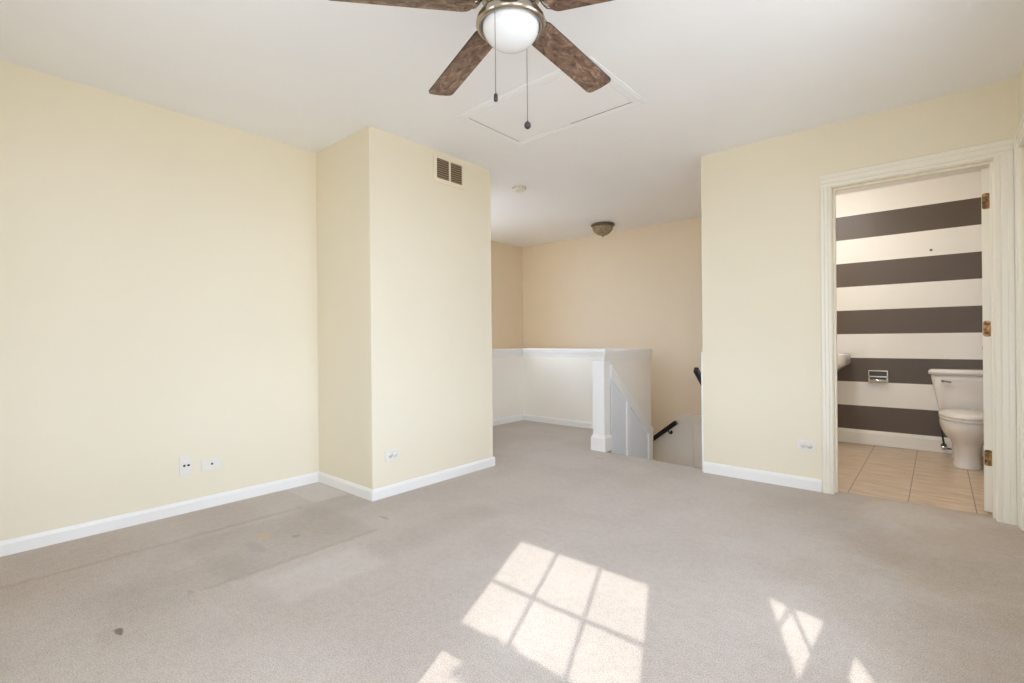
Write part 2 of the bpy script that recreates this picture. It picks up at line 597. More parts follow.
mb.box(W1[0], W1[1], WB_Y - T, WB_Y, W1[3], H)
o = mb.build('wall_back', 'wall')
struct(o, 'cream wall behind the camera with a sunlit window', 'wall')
o = MB().box(-1.255, 1.32, YS, YS + 0.1, -0.25, H).build('wall_bathroom', 'stripes')
struct(o, 'bathroom wall painted in brown and white horizontal stripes', 'wall')
o = MB().box(1.22, 1.32, YD + T, YS, -0.25, H).build('wall_bathroom_right', 'cream_trim')
struct(o, 'plain bathroom side wall hidden behind the open door', 'wall')
o = MB().box(WR_X, 1.32, YD, YD + T, -0.25, H).build('wall_bathroom_front', 'wall')
struct(o, 'bathroom wall beside the doorway', 'wall')
o = MB().box(WR_X + T, 1.2, CD[0] - 0.1, CD[1] + 0.05, 0, H).build('wall_closet', 'wall')
struct(o, 'wall closing the closet behind its door', 'wall')

# half wall around the hall and stair opening
hw = thing('wall_half', (KX, KY, 0), 'white-capped cream half wall around the stairwell', 'half wall', None, 'structure')
CAPZ = 0.925
mb = MB()
mb.box(KX - 0.10, KX, 2.955, KY + 0.045, -0.25, CAPZ - 0.03)
mb.box(KX, BX, KY, KY + 0.045, -0.25, CAPZ - 0.03)
mb.box(BX - 0.10, BX, 4.07, KY, -0.25, CAPZ - 0.03)
mb.box(BX - 0.10, BX - 0.001, 3.96, KY + 0.045, LOW, -0.25)
mb.box(KX - 0.10, BX - 0.10, KY, KY + 0.045, LOW, -0.25)
mb.build('wall_body', 'half_wall', hw)


def cap_profile(mb, axis, a0, a1, c, s, w=0.10, out=0.026):
    """cap board with a cove under it; c = face coordinate, s = outward direction, w = wall thickness"""
    half = [(out, 0.0), (out, 0.020), (out * 0.74, 0.027), (out * 0.64, 0.046), (out * 0.30, 0.072), (out * 0.22, 0.092), (0.0, 0.096)]
    pts = [(d, CAPZ - z) for d, z in half] + [(-w, CAPZ - 0.096)] + [(-w - min(d, 0.012), CAPZ - z) for d, z in reversed(half[:-1])]
    mb.prism([(c + s * p[0], p[1]) for p in pts], axis, a0, a1)


mb = MB()
cap_profile(mb, 'Y', 2.957, KY + 0.057, KX, 1)
mb.build('cap_rail', 'trim', hw)
mb = MB()
cap_profile(mb, 'X', KX + 0.026, BX + 0.016, KY, -1, 0.045)
mb.build('cap_rail', 'trim', hw)
mb = MB()
cap_profile(mb, 'Y', 4.07, KY - 0.026, BX, 1, 0.10, 0.018)
mb.build('cap_rail', 'trim', hw)


def bb_pts(c, s, h=0.074, t=0.012):
    return [(c, 0.0), (c + s * t, 0.0), (c + s * t, h - 0.018), (c + s * t * 0.55, h - 0.004), (c + s * t * 0.2, h), (c, h)]


MB().prism(bb_pts(KX, 1), 'Y', 2.957, KY - 0.001).build('baseboard', 'trim', hw)
MB().prism(bb_pts(KY, -1), 'X', KX + 0.001, BX - 0.10).build('baseboard', 'trim', hw)

# sloped wainscot on the stair face of the half wall
ws = MB()
ws.prism([(4.07, 0.79), (4.07, -0.9), (4.938, -0.9), (4.938, 0.06)], 'X', BX, BX + 0.004)
ws.build('wainscot_panel', 'wainscot', hw)
S = -0.835     # slope of chair rail


def zz(y, z0):
    return z0 + S * (y - 3.994)


mb = MB()
mb.prism([(4.07, zz(4.07, 0.86)), (4.938, zz(4.938, 0.86)), (4.938, zz(4.938, 0.835)), (4.07, zz(4.07, 0.835))], 'X', BX, BX + 0.026, 0.003)
mb.build('chair_rail', 'trim', hw)
mb = MB()
mb.prism([(4.07, zz(4.07, 0.836)), (4.938, zz(4.938, 0.836)), (4.938, zz(4.938, 0.74)), (4.07, zz(4.07, 0.74))], 'X', BX, BX + 0.018, 0.002)
mb.prism([(4.07, 0.6), (4.085, 0.6), (4.085, -0.9), (4.07, -0.9)], 'X', BX, BX + 0.011)
mb.build('top_rail', 'trim', hw)
for y0, y1 in ((4.366, 4.432), (4.836, 4.925)):
    MB().prism([(y0, -0.9), (y0, zz(y0, 0.745)), (y1, zz(y1, 0.745)), (y1, -0.9)], 'X', BX, BX + 0.020, 0.003).build('stile', 'trim', hw)

# newel post at the head of the stairs
NX0, NX1, NY0, NY1 = -2.445, -2.322, 3.962, 4.069
nw = thing('newel_post', ((NX0 + NX1) / 2, (NY0 + NY1) / 2, 0), 'square white newel post with flared cap at the head of the stairs', 'newel post')
MB().box(NX0, NX1, NY0, NY1, 0.0, 0.90, 0.004).build('shaft', 'trim', nw)


def sq_ring(e, z):
    return [(NX0 - e, NY0 - e, z), (NX1 + e, NY0 - e, z), (NX1 + e, NY1, z), (NX0 - e, NY1, z)]


mb = MB()
mb.loft([sq_ring(0.016, -0.001), sq_ring(0.016, 0.118), sq_ring(0.010, 0.128), sq_ring(0.006, 0.140), sq_ring(0.0005, 0.146)])
o = mb.build('base_trim', 'trim', nw)
mb = MB()
mb.loft([sq_ring(0.0005, 0.835), sq_ring(0.006, 0.842), sq_ring(0.012, 0.872), sq_ring(0.022, 0.898), sq_ring(0.026, 0.905), sq_ring(0.026, 0.915),
         sq_ring(0.034, 0.919), sq_ring(0.034, 0.944), sq_ring(0.028, 0.949)])
o = mb.build('cap', 'trim', nw)
for oo in nw.children:
    for p in oo.data.polygons:
        p.use_smooth = False

# wainscot on the right-hand stair wall, seen end on
mb = MB()
mb.prism([(3.836, -0.245), (3.836, 0.928), (3.93, 0.928), (5.70, -0.55), (5.70, -1.6)], 'X', XD - 0.014, XD)
o = mb.build('trim_4', 'trim')
struct(o, 'white vertical end trim of the stair wainscot on the wall edge', 'trim')

# wainscot on the far stairwell wall
fw = thing('wainscot', (-2.3, YF, -1.0), 'white panelled wainscot with chair rail on the far stairwell wall', 'wainscot', None, 'structure')
XB0 = -2.30


def zx(x, z0):
    return z0 + 0.80 * (x - XB0)


xl = -4.5
MB().prism([(XD - 0.015, 0.06), (XB0, 0.06), (xl, zx(xl, 0.06)), (xl, LOW), (XD - 0.015, LOW)], 'Y', YF - 0.006, YF).build('wainscot_panel', 'half_wall', fw)
MB().prism([(XD - 0.015, 0.142), (XB0, 0.142), (xl, zx(xl, 0.142)), (xl, zx(xl, 0.115)), (XB0, 0.115), (XD - 0.015, 0.115)], 'Y', YF - 0.026, YF - 0.0).build('chair_rail', 'cream_trim', fw)
MB().prism([(XD - 0.015, 0.116), (XB0, 0.116), (xl, zx(xl, 0.116)), (xl, zx(xl, 0.035)), (XB0, 0.035), (XD - 0.015, 0.035)], 'Y', YF - 0.016, YF - 0.0).build('top_rail', 'cream_trim', fw)
for x in (-2.235, -1.76):
    MB().box(x, x + 0.06, YF - 0.016, YF, LOW, 0.04).build('stile', 'half_wall', fw)

# stairs (below floor level)
mb = MB()
for i in range(4):
    y0 = 3.957 + 0.235 * i
    mb.box(BX, XD - 0.016, y0, y0 + 0.235 + (0.0 if i < 3 else 0.0), -0.19 * (i + 1) - 0.16, -0.19 * (i + 1))
mb.box(BX, XD - 0.016, 4.897, YF - 0.03, -1.15, -0.95)
for i in range(7):
    x1 = BX - 0.26 * i
    mb.box(x1 - 0.26, x1, KY + 0.102, YF - 0.03, -0.95 - 0.19 * (i + 1) - 0.16, -0.95 - 0.19 * (i + 1))
o = mb.build('floor_stairs', 'carpet')
struct(o, 'carpeted steps and landing going down behind the half wall', 'stairs')

# ------------------------------------------------------------------ baseboards
def base(name, pts, axis, a0, a1, label, mat='trim'):
    o = MB().prism(pts, axis, a0, a1).build(name, mat)
    struct(o, label, 'baseboard')


base('baseboard_left', bb_pts(XL, 1), 'Y', WB_Y, YBX - 0.001, 'white baseboard along the long left wall')
base('baseboard_chase', bb_pts(YBX, -1), 'X', XL + 0.012, XBX + 0.012, 'white baseboard under the narrow shaded face of the boxed-out corner')
base('baseboard_chase_right', bb_pts(XBX, 1), 'Y', YBX, YBX2 + 0.012, 'white baseboard under the wall face with the air vent')
base('baseboard_door', bb_pts(YD, -1, 0.082), 'X', XD, -0.592, 'white baseboard between stairs and bathroom doorway')
base('baseboard_back', bb_pts(WB_Y, 1), 'X', XL + 0.012, WR_X, 'white baseboard under the back window')
base('baseboard_bathroom', [(YS, 0.0), (YS - 0.014, 0.0), (YS - 0.014, 0.02), (YS - 0.012, 0.024), (YS - 0.012, 0.105), (YS - 0.006, 0.125), (YS - 0.003, 0.133), (YS, 0.133)],
     'X', -1.25, 1.21, 'white bathroom baseboard under the stripes')

# ------------------------------------------------------------------ door casings
def casing_v(mb, x0, x1, face, z1, axis='Y', s=-1):
    """fluted casing board; x0 = edge at the opening, x1 = outer edge; face = wall face; s = direction into the room"""
    w = x1 - x0
    prof = [(0.0, 0.0), (0.0, 0.010), (0.04, 0.013), (0.22, 0.013), (0.25, 0.0095), (0.30, 0.0095), (0.34, 0.015), (0.62, 0.017), (0.66, 0.0225), (0.94, 0.0235), (1.0, 0.019), (1.0, 0.0)]
    pts = [(x0 + w * a, face + s * d) for a, d in prof]
    if axis == 'X':
        pts = [(face + s * d, x0 + w * a) for a, d in prof]
    mb.prism(pts, 'Z', 0.0, z1)


def casing_h(mb, z0, z1, face, a0, a1, axis='X', s=-1):
    w = z1 - z0
    prof = [(0.0, 0.0), (0.0, 0.010), (0.04, 0.013), (0.22, 0.013), (0.25, 0.0095), (0.30, 0.0095), (0.34, 0.015), (0.62, 0.017), (0.66, 0.0225), (0.94, 0.0235), (1.0, 0.019), (1.0, 0.0)]
    pts = [(face + s * d, z0 + w * a) for a, d in prof]
    mb.prism(pts, axis, a0, a1)


tr1 = thing('trim_1', (-0.13, YD, 0), 'cream fluted casing around the bathroom doorway', 'door casing', None, 'structure')
mb = MB(); casing_v(mb, DO[0] - 0.003, DO[0] - 0.063, YD, 2.027)
mb.build('casing_side', 'cream_trim', tr1)
mb = MB(); casing_v(mb, DO[1] + 0.002, DO[1] + 0.082, YD, 2.027)
mb.build('casing_side', 'cream_trim', tr1)
mb = MB(); casing_h(mb, 2.024, 2.110, YD, DO[0] - 0.063, DO[1] + 0.082)
mb.build('casing_head', 'cream_trim', tr1)
mb = MB()
mb.box(DO[0] - 0.02, DO[0], YD, YD + T, 0, DO[2] + 0.02)
mb.box(DO[1], DO[1] + 0.02, YD, YD + T, 0, DO[2] + 0.02)
mb.box(DO[0], DO[1], YD, YD + T, DO[2], DO[2] + 0.02)
mb.box(DO[0], DO[0] + 0.011, YD + 0.045, YD + 0.08, 0, DO[2])
mb.box(DO[1] - 0.011, DO[1], YD + 0.045, YD + 0.08, 0, DO[2])
mb.box(DO[0] + 0.011, DO[1] - 0.011, YD + 0.045, YD + 0.08, DO[2] - 0.011, DO[2])
mb.build('jamb', 'cream_trim', tr1)

tr2 = thing('trim_2', (WR_X, 3.74, 0), 'cream fluted casing on the side wall at the right picture edge', 'door casing', None, 'structure')
mb = MB(); casing_v(mb, CD[1], CD[1] + 0.072, WR_X, CD[2] + 0.075, 'X', -1)
mb.build('casing_side', 'cream_trim', tr2)
mb = MB(); casing_v(mb, CD[0], CD[0] - 0.072, WR_X, CD[2] + 0.075, 'X', -1)
mb.build('casing_side', 'cream_trim', tr2)
mb = MB(); casing_h(mb, CD[2], CD[2] + 0.075, WR_X, CD[0], CD[1], 'Y', -1)
mb.build('casing_head', 'cream_trim', tr2)
d2 = thing('door_2', (WR_X + 0.03, CD[1], 0), 'closed white closet door in the right side wall', 'door', None, 'structure')
mb = MB()
mb.box(WR_X + 0.02, WR_X + 0.055, CD[0] + 0.003, CD[1] - 0.003, 0.012, CD[2] - 0.003)
mb.box(WR_X + 0.012, WR_X + 0.02, CD[0] + 0.12, CD[1] - 0.12, 0.25, 0.9, 0.004)
mb.box(WR_X + 0.012, WR_X + 0.02, CD[0] + 0.12, CD[1] - 0.12, 1.05, 1.9, 0.004)
mb.build('door_leaf', 'cream_trim', d2)

# bathroom door, swung open into the bathroom
PIV = Vector((0.237, 3.952, 0.0))
dr = thing('door_1', PIV, 'white bathroom door swung wide open, seen along its hinge edge', 'door', None, 'structure')
mb = MB()
mb.box(PIV.x - 0.041, PIV.x - 0.004, PIV.y + 0.004, PIV.y + 0.73, 0.012, 2.005, 0.002)
mb.build('door_leaf', 'cream_trim', dr)
for zc in (1.815, 1.075, 0.325):
    mb = MB()
    pts = []
    r = 0.012
    for cx, cz, a in ((PIV.x - 0.0385 + r, zc - 0.046 + r, 180), (PIV.x - 0.0045 - r, zc - 0.046 + r, 270), (PIV.x - 0.0045 - r, zc + 0.046 - r, 0), (PIV.x - 0.0385 + r, zc + 0.046 - r, 90)):
        for k in range(5):
            t = math.radians(a + 22.5 * k)
            pts.append((cx + r * math.cos(t), cz + r * math.sin(t)))
    mb.prism(pts, 'Y', PIV.y + 0.0015, PIV.y + 0.0045)
    h = mb.build('hinge', 'brass', dr, label='worn brass hinge plate')
    MB().tube([(PIV.x - 0.001, PIV.y - 0.001, zc - 0.047), (PIV.x - 0.001, PIV.y - 0.001, zc + 0.047)], 0.0055, 10).build('hinge_barrel', 'brass', h)
    for dz in (-0.028, 0.0, 0.028):
        mb = MB()
        mb.tube([(PIV.x - 0.022 + (0.006 if dz else -0.003), PIV.y + 0.0020, zc + dz), (PIV.x - 0.022 + (0.006 if dz else -0.003), PIV.y + 0.0005, zc + dz)], 0.0038, 8)
        mb.build('screw', 'bronze', h)
kn = MB()
kn.lathe(0, 0, [(0.0, 0.0), (0.03, 0.0), (0.031, 0.006), (0.012, 0.012), (0.010, 0.03), (0.026, 0.042), (0.028, 0.055), (0.018, 0.066), (0.0, 0.068)], 20)
for vv in kn.bm.verts:
    x, y, z = vv.co
    vv.co = (PIV.x - 0.041 - z, PIV.y + 0.67 + x, 0.95 + y)
kn.build('knob', 'brass', dr)
dr.rotation_euler = (0, 0, math.radians(-8.5))

# ------------------------------------------------------------------ windows
def window(name, label, axis, a0, a1, z0, z1, face, thick, s, cols, rails, mw=0.009):
    """axis 'X': in a wall of constant y; 'Y': in a wall of constant x. s = direction into the room."""
    w = thing(name, ((a0 + a1) / 2, face, z0) if axis == 'X' else (face, (a0 + a1) / 2, z0), label, 'window', None, 'structure')

    def bx(mb, u0, u1, d0, d1, zz0, zz1, bev=0.0):
        lo, hi = sorted((face + s * d0, face + s * d1))
        if axis == 'X':
            mb.box(u0, u1, lo, hi, zz0, zz1, bev)
        else:
            mb.box(lo, hi, u0, u1, zz0, zz1, bev)
    mb = MB()
    bx(mb, a0, a0 + 0.012, -thick, 0.0, z0, z1)
    bx(mb, a1 - 0.012, a1, -thick, 0.0, z0, z1)
    bx(mb, a0 + 0.012, a1 - 0.012, -thick, 0.0, z1 - 0.012, z1)
    bx(mb, a0 + 0.012, a1 - 0.012, -thick, 0.0, z0, z0 + 0.012)
    mb.build('window_frame', 'trim', w)
    mb = MB()
    c = 0.07
    bx(mb, a0 - c, a0, 0, 0.016, z0 - 0.0, z1, 0.003)
    bx(mb, a1, a1 + c, 0, 0.016, z0 - 0.0, z1, 0.003)
    bx(mb, a0 - c, a1 + c, 0, 0.016, z1, z1 + c, 0.003)
    mb.build('window_casing', 'trim', w)
    mb = MB()
    bx(mb, a0 - c - 0.01, a1 + c + 0.01, -0.02, 0.045, z0 - 0.02, z0, 0.004)
    bx(mb, a0 - c, a1 + c, 0, 0.014, z0 - 0.09, z0 - 0.02, 0.003)
    mb.build('window_sill', 'trim', w)
    # sashes: list of (z lo, z hi, glass z lo, glass z hi, [muntin heights], depth)
    for (s0, s1, g0, g1, munt, dep) in rails:
        mb = MB()
        b0, b1 = a0 + 0.012, a1 - 0.012
        g = 0.0
        st = 0.0 + rails_st
        bx(mb, b0, b0 + st, dep, dep + 0.03, s0, s1)
        bx(mb, b1 - st, b1, dep, dep + 0.03, s0, s1)
        bx(mb, b0 + st, b1 - st, dep, dep + 0.03, s0, g0)
        bx(mb, b0 + st, b1 - st, dep, dep + 0.03, g1, s1)
        sash = mb.build('sash', 'trim', w)
        mb = MB()
        for zc in munt:
            bx(mb, b0 + st, b1 - st, dep + 0.006, dep + 0.018, zc - mw, zc + mw)
        for k in range(1, cols):
            u = b0 + st + (b1 - b0 - 2 * st) * k / cols
            bx(mb, u - mw, u + mw, dep + 0.006, dep + 0.018, g0, g1)
        mb.build('muntins', 'trim', sash)
        mb = MB()
        bx(mb, b0 + st, b1 - st, dep + 0.010, dep + 0.013, g0, g1)
        mb.build('pane', 'glass', sash)
    return w


rails_st = 0.018
w1 = window('window_1', 'divided window in the wall behind the camera', 'X', W1[0], W1[1], W1[2], W1[3], WB_Y, 0.12, 1, 3,
            [(1.40, 2.153, 1.50, 2.150, [1.775], -0.09), (0.562, 1.46, 0.62, 1.362, [0.99], -0.055)], 0.0065)
for x in (-0.46, -0.39):
    MB().box(x, x + 0.05, WB_Y - 0.088, WB_Y - 0.06, 1.50, 1.515, 0.004).build('sash_lock', 'trim', w1)
w2 = window('window_2', 'divided window in the right side wall beside the camera', 'Y', W2[0], W2[1], W2[2], W2[3], WR_X, 0.12, -1, 4,
            [(1.37, 2.153, 1.475, 2.14, [1.77], -0.09), (0.462, 1.43, 0.5, 1.259, [0.88], -0.055)], 0.0038)
w3 = window('added_window_3', 'unseen window added along the right side wall for more daylight', 'Y', W3[0], W3[1], W3[2], W3[3], WR_X, 0.12, -1, 4,
            [(1.35, 2.153, 1.40, 2.14, [1.77], -0.09), (0.512, 1.40, 0.55, 1.35, [0.95], -0.055)])
w4 = window('added_window_4', 'unseen window added in the back wall for more sky light', 'X', W4[0], W4[1], W4[2], W4[3], WB_Y, 0.12, 1, 2,
            [(1.35, 2.153, 1.40, 2.14, [1.77], -0.09), (0.512, 1.40, 0.55, 1.35, [0.95], -0.055)])

w5 = window('added_window_5', 'unseen window added behind the boxed-out corner to brighten the hall', 'X', W5[0], W5[1], W5[2], W5[3], 2.955, 0.115, 1, 2,
            [(1.48, 2.288, 1.53, 2.27, [1.9], -0.09), (0.912, 1.53, 0.96, 1.48, [1.22], -0.055)])

w6 = window('added_window_6', 'unseen window added on the stairwell side wall to brighten the hall', 'Y', W6[0], W6[1], W6[2], W6[3], XHL, 0.12, 1, 2,
            [(1.60, 2.288, 1.65, 2.27, [1.95], -0.09), (1.012, 1.65, 1.05, 1.60, [1.32], -0.055)])

# ------------------------------------------------------------------ outside: unseen roofs and a tree, added to keep sun off parts of the windows
o = MB().prism([(WR_X + T, -0.41), (0.55, -0.40), (0.77, -0.45), (0.90, -0.70), (1.5, -1.5), (1.5, 4.2), (WR_X + T, 4.2)], 'Z', 2.20, 2.30).build('sun_block_eave', 'trim')  # unseen; outline shaped to trim the sun through the right windows
struct(o, 'unseen eave shaped to cut the sun at the right side windows', 'eave')
o = MB().box(-4.9, -3.602, 1.05, 2.838, 2.36, 2.46).build('sun_block_hall', 'trim')  # added sun block for the hall window, out of view
struct(o, 'unseen eave added to keep sun out of the hall window', 'eave')
o = MB().box(-4.2, -0.60, -2.75, WB_Y - T, 2.25, 2.35).build('sun_block_porch', 'trim')  # unseen slab added so no sun enters the extra back window
struct(o, 'unseen porch roof added to keep sun out of the added back window', 'porch roof')


def foliage(mb, blobs, size, seed):
    rnd = random.Random(seed)
    for (cx, cy, cz, rx, ry, rz, n) in blobs:
        for _ in range(n):
            while True:
                p = Vector((rnd.uniform(-1, 1), rnd.uniform(-1, 1), rnd.uniform(-1, 1)))
                if p.length < 1:
                    break
            c = Vector((cx + p.x * rx, cy + p.y * ry, cz + p.z * rz))
            d = Vector((rnd.gauss(0, 1), rnd.gauss(0, 1), rnd.gauss(0, 0.6))).normalized()
            s = d.cross(Vector((rnd.gauss(0, 1), rnd.gauss(0, 1), rnd.gauss(0, 1)))).normalized()
            nrm = d.cross(s)
            L = size * rnd.uniform(0.7, 1.3)
            pts = [c - d * L, c - d * L * 0.3 + s * L * 0.45 + nrm * L * 0.12, c + d * L * 0.4 + s * L * 0.35 + nrm * L * 0.08, c + d * L,
                   c + d * L * 0.4 - s * L * 0.35 + nrm * L * 0.08, c - d * L * 0.3 - s * L * 0.45 + nrm * L * 0.12]
            mb.bm.faces.new([mb.bm.verts.new(q) for q in pts])


t1 = thing('tree', (2.6, -3.6, -3), 'leafy green tree placed unseen outside the back window to dapple its sun', 'tree')  # out of view; its bough is set to break up a sun patch
mb = MB()
mb.tube([(2.6, -3.6, -3), (2.62, -3.6, 0), (2.65, -3.58, 2.2), (2.8, -3.7, 4.2)], [0.16, 0.13, 0.10, 0.03], 12)
mb.tube([(2.64, -3.58, 2.1), (1.8, -3.05, 2.62), (0.95, -2.68, 3.05), (0.45, -2.62, 3.19)], [0.06, 0.045, 0.03, 0.012], 8)
mb.build('trunk', 'bark', t1)
mb = MB()
foliage(mb, [(2.9, -3.8, 4.0, 0.85, 0.8, 0.8, 900), (0.78, -2.63, 3.19, 0.38, 0.08, 0.07, 260)], 0.055, 3)
mb.build('foliage', 'leaf', t1)

# ------------------------------------------------------------------ ceiling fan
FX, FY, FZ = -1.121, 1.302, 2.20
fan = thing('ceiling_fan', (FX, FY, FZ), 'five-bladed ceiling fan with dark wood blades, white glass light and two pull chains', 'ceiling fan')
MB().lathe(FX, FY, [(0.0, 2.44), (0.075, 2.44), (0.078, 2.425), (0.066, 2.385), (0.03, 2.37), (0.0, 2.37)]).build('canopy', 'nickel', fan)
MB().lathe(FX, FY, [(0.0, 2.378), (0.055, 2.376), (0.105, 2.355), (0.118, 2.33), (0.118, 2.265), (0.108, 2.24), (0.07, 2.225), (0.0, 2.225)]).build('motor_housing', 'nickel', fan)
MB().lathe(FX, FY, [(0.0, 2.226), (0.062, 2.226), (0.066, 2.215), (0.066, 2.175), (0.0, 2.175)]).build('switch_housing', 'dark', fan)
MB().lathe(FX, FY, [(0.0, 2.178), (0.075, 2.178), (0.108, 2.168), (0.120, 2.150), (0.122, 2.136), (0.118, 2.128), (0.110, 2.126), (0.104, 2.128), (0.1015, 2.134), (0.10, 2.15), (0.0, 2.155)], 64).build('light_ring', 'nickel', fan)
prof = [(0.0, 2.148), (0.100, 2.146)]
for k in range(0, 13):
    a = math.radians(90 * k / 12)
    prof.append((0.099 * math.cos(a), 2.134 - 0.078 * math.sin(a)))
MB().lathe(FX, FY, prof, 64).build('glass_shade', 'opal', fan, label='white opal glass bowl')

# one blade along local +X, pitched; copied five times
def blade_mesh():
    mb = MB()
    r0, r1, wr, wt = 0.132, 0.622, 0.056, 0.060
    pts = []

    def arc(cx, cy, r, a0, a1, n=6):
        for k in range(n + 1):
            t = math.radians(a0 + (a1 - a0) * k / n)
            pts.append((cx + r * math.cos(t), cy + r * math.sin(t)))
    arc(r1 - 0.022, wt - 0.022, 0.022, 90, 8)
    pts.append((r1 + 0.003, 0.0))
    arc(r1 - 0.022, -wt + 0.022, 0.022, -8, -90)
    arc(r0 + 0.035, -wr + 0.035, 0.035, -90, -180)
    arc(r0 + 0.035, wr - 0.035, 0.035, 180, 90)
    A = [mb.bm.verts.new((x, y, 0.003)) for x, y in pts]
    B = [mb.bm.verts.new((x, y, -0.003)) for x, y in pts]
    n = len(pts)
    mb.bm.faces.new(A)
    mb.bm.faces.new(list(reversed(B)))
    for i in range(n):
        f = mb.bm.faces.new([A[i], B[i], B[(i + 1) % n], A[(i + 1) % n]])
        f.material_index = 1
    bmesh.ops.recalc_face_normals(mb.bm, faces=mb.bm.faces[:])
    return mb


def bracket_mesh():
    """cast blade iron: arm from the motor, widening to a three-lobed plate with openings under the blade root"""
    mb = MB()
    mb.tube([(0.085, 0, 0.034), (0.105, 0, 0.024), (0.122, 0, 0.008), (0.140, 0, 0.007)], [0.014, 0.012, 0.011, 0.009], 10)
    for sg in (-1, 1):
        mb.tube([(0.100, 0.004 * sg, 0.026), (0.108, 0.024 * sg, 0.016), (0.120, 0.040 * sg, 0.009), (0.138, 0.046 * sg, 0.0075), (0.165, 0.040 * sg, 0.0075), (0.195, 0.022 * sg, 0.0075)], 0.0055, 8)
        mb.tube([(0.112, 0.0, 0.014), (0.124, 0.018 * sg, 0.008), (0.142, 0.034 * sg, 0.0075)], 0.0045, 8)
    mb.prism([(0.14, -0.03), (0.20, -0.022), (0.215, 0.0), (0.20, 0.022), (0.14, 0.03)], 'Z', 0.0032, 0.0075)
    return mb


SCREW_AT = ((0.155, 0.026), (0.155, -0.026), (0.195, 0.0))


def bracket_screw(x, y):
    return MB().lathe(x, y, [(0.0, -0.0062), (0.003, -0.0058), (0.0048, -0.004), (0.005, -0.002), (0.0, -0.002)], 10)


PITCH, DROOP, PH = -0.16, 0.06, 1.584
b0 = blade_mesh().build('blade', ['blade', 'blade_edge'], None)
k0 = bracket_mesh().build('blade_bracket', 'nickel', None, True)
screws0 = [bracket_screw(x, y).build('screw', 'bronze', None, True) for x, y in SCREW_AT]
b0.parent = fan
k0.parent = b0
for q in screws0:
    q.parent = b0
for i in range(5):
    if i == 0:
        bl = b0
    else:
        bl = b0.copy(); COL.objects.link(bl); bl.parent = fan
        for src in (k0, *screws0):
            c = src.copy(); COL.objects.link(c); c.parent = bl
    R = Matrix.Rotation(PH + i * 2 * math.pi / 5, 4, 'Z') @ Matrix.Rotation(DROOP, 4, 'Y') @ Matrix.Rotation(PITCH, 4, 'X')
    bl.rotation_euler = R.to_euler()

# pull chains hang from the light ring on its near and far side
VD = Vector((-math.sin(0.7145), math.cos(0.7145), 0))
RD = Vector((math.cos(0.7145), math.sin(0.7145), 0))
for nm, (dr_, df, zf, kind) in enumerate(((-0.052, -0.108, 1.820, 'long'), (0.059, 0.10, 1.818, 'round'))):
    p = Vector((FX, FY, 0)) + RD * dr_ + VD * df
    mb = MB()
    mb.tube([(p.x, p.y, 2.134), (p.x, p.y, zf + 0.02)], 0.0011, 6)
    z = 2.130
    while z > zf + 0.03:
        mb.lathe(p.x, p.y, [(0.0, z + 0.0017), (0.0012, z + 0.0012), (0.0017, z), (0.0012, z - 0.0012), (0.0, z - 0.0017)], 6)
        z -= 0.006
    c = mb.build('pull_chain', 'chain', fan)
    if kind == 'long':
        MB().lathe(p.x, p.y, [(0.0, zf + 0.026), (0.004, zf + 0.025), (0.0065, zf + 0.020), (0.007, zf + 0.004), (0.0055, zf), (0.0, zf - 0.001)], 16).build('fob', 'fob', c)
    else:
        MB().lathe(p.x, p.y, [(0.0, zf + 0.030), (0.003, zf + 0.029), (0.0035, zf + 0.026)] +
                   [(0.0125 * math.sin(math.radians(a)), zf + 0.0125 + 0.0135 * math.cos(math.radians(a))) for a in range(20, 181, 16)], 20).build('fob', 'fob', c)
# small thumb screw on the ring
p = Vector((FX, FY, 0)) + RD * 0.093 + VD * 0.03
MB().tube([(p.x, p.y, 2.128), (p.x + 0.014 * RD.x, p.y + 0.014 * RD.y, 2.138)], 0.0025, 8).build('thumb_screw', 'fob', fan)

# ------------------------------------------------------------------ attic hatch
HX0, HX1, HY0, HY1 = -2.285, -1.290, 2.095, 2.730
ha = thing('attic_hatch', ((HX0 + HX1) / 2, (HY0 + HY1) / 2, H), 'white square-edged attic hatch in the ceiling behind the fan', 'attic hatch')
mb = MB()
fwid = 0.062


def hatch_bar(mb, x0, x1, y0, y1):
    mb.box(x0, x1, y0, y1, H - 0.006, H, 0.002)


hatch_bar(mb, HX0, HX1, HY0, HY0 + fwid)
hatch_bar(mb, HX0, HX1, HY1 - fwid, HY1)
hatch_bar(mb, HX0, HX0 + fwid, HY0 + fwid, HY1 - fwid)
hatch_bar(mb, HX1 - fwid, HX1, HY0 + fwid, HY1 - fwid)
e = 0.016
for (x0, x1, y0, y1) in ((HX0 + e, HX1 - e, HY0 + e, HY0 + e + 0.014), (HX0 + e, HX1 - e, HY1 - e - 0.014, HY1 - e),
                         (HX0 + e, HX0 + e + 0.014, HY0 + e, HY1 - e), (HX1 - e - 0.014, HX1 - e, HY0 + e, HY1 - e)):
    mb.box(x0, x1, y0, y1, H - 0.008, H - 0.005, 0.001)
mb.build('frame', 'ceiling', ha)
MB().box(HX0 + fwid + 0.003, HX1 - fwid - 0.003, HY0 + fwid + 0.003, HY1 - fwid - 0.004, H - 0.005, H, 0.0015).build('panel', 'ceiling', ha)
mb = MB()
mb.box(HX0 + 0.5 * (HX1 - HX0), HX1 - fwid - 0.01, HY1 - fwid - 0.0035, HY1 - fwid - 0.0005, H - 0.006, H - 0.0005)
mb.build('gap', 'grey_slot', ha)
MB().box(HX0 + fwid + 0.001, HX0 + fwid + 0.003, HY0 + fwid + 0.01, HY1 - fwid - 0.01, H - 0.006, H - 0.0005).build('gap', 'grey_slot', ha)

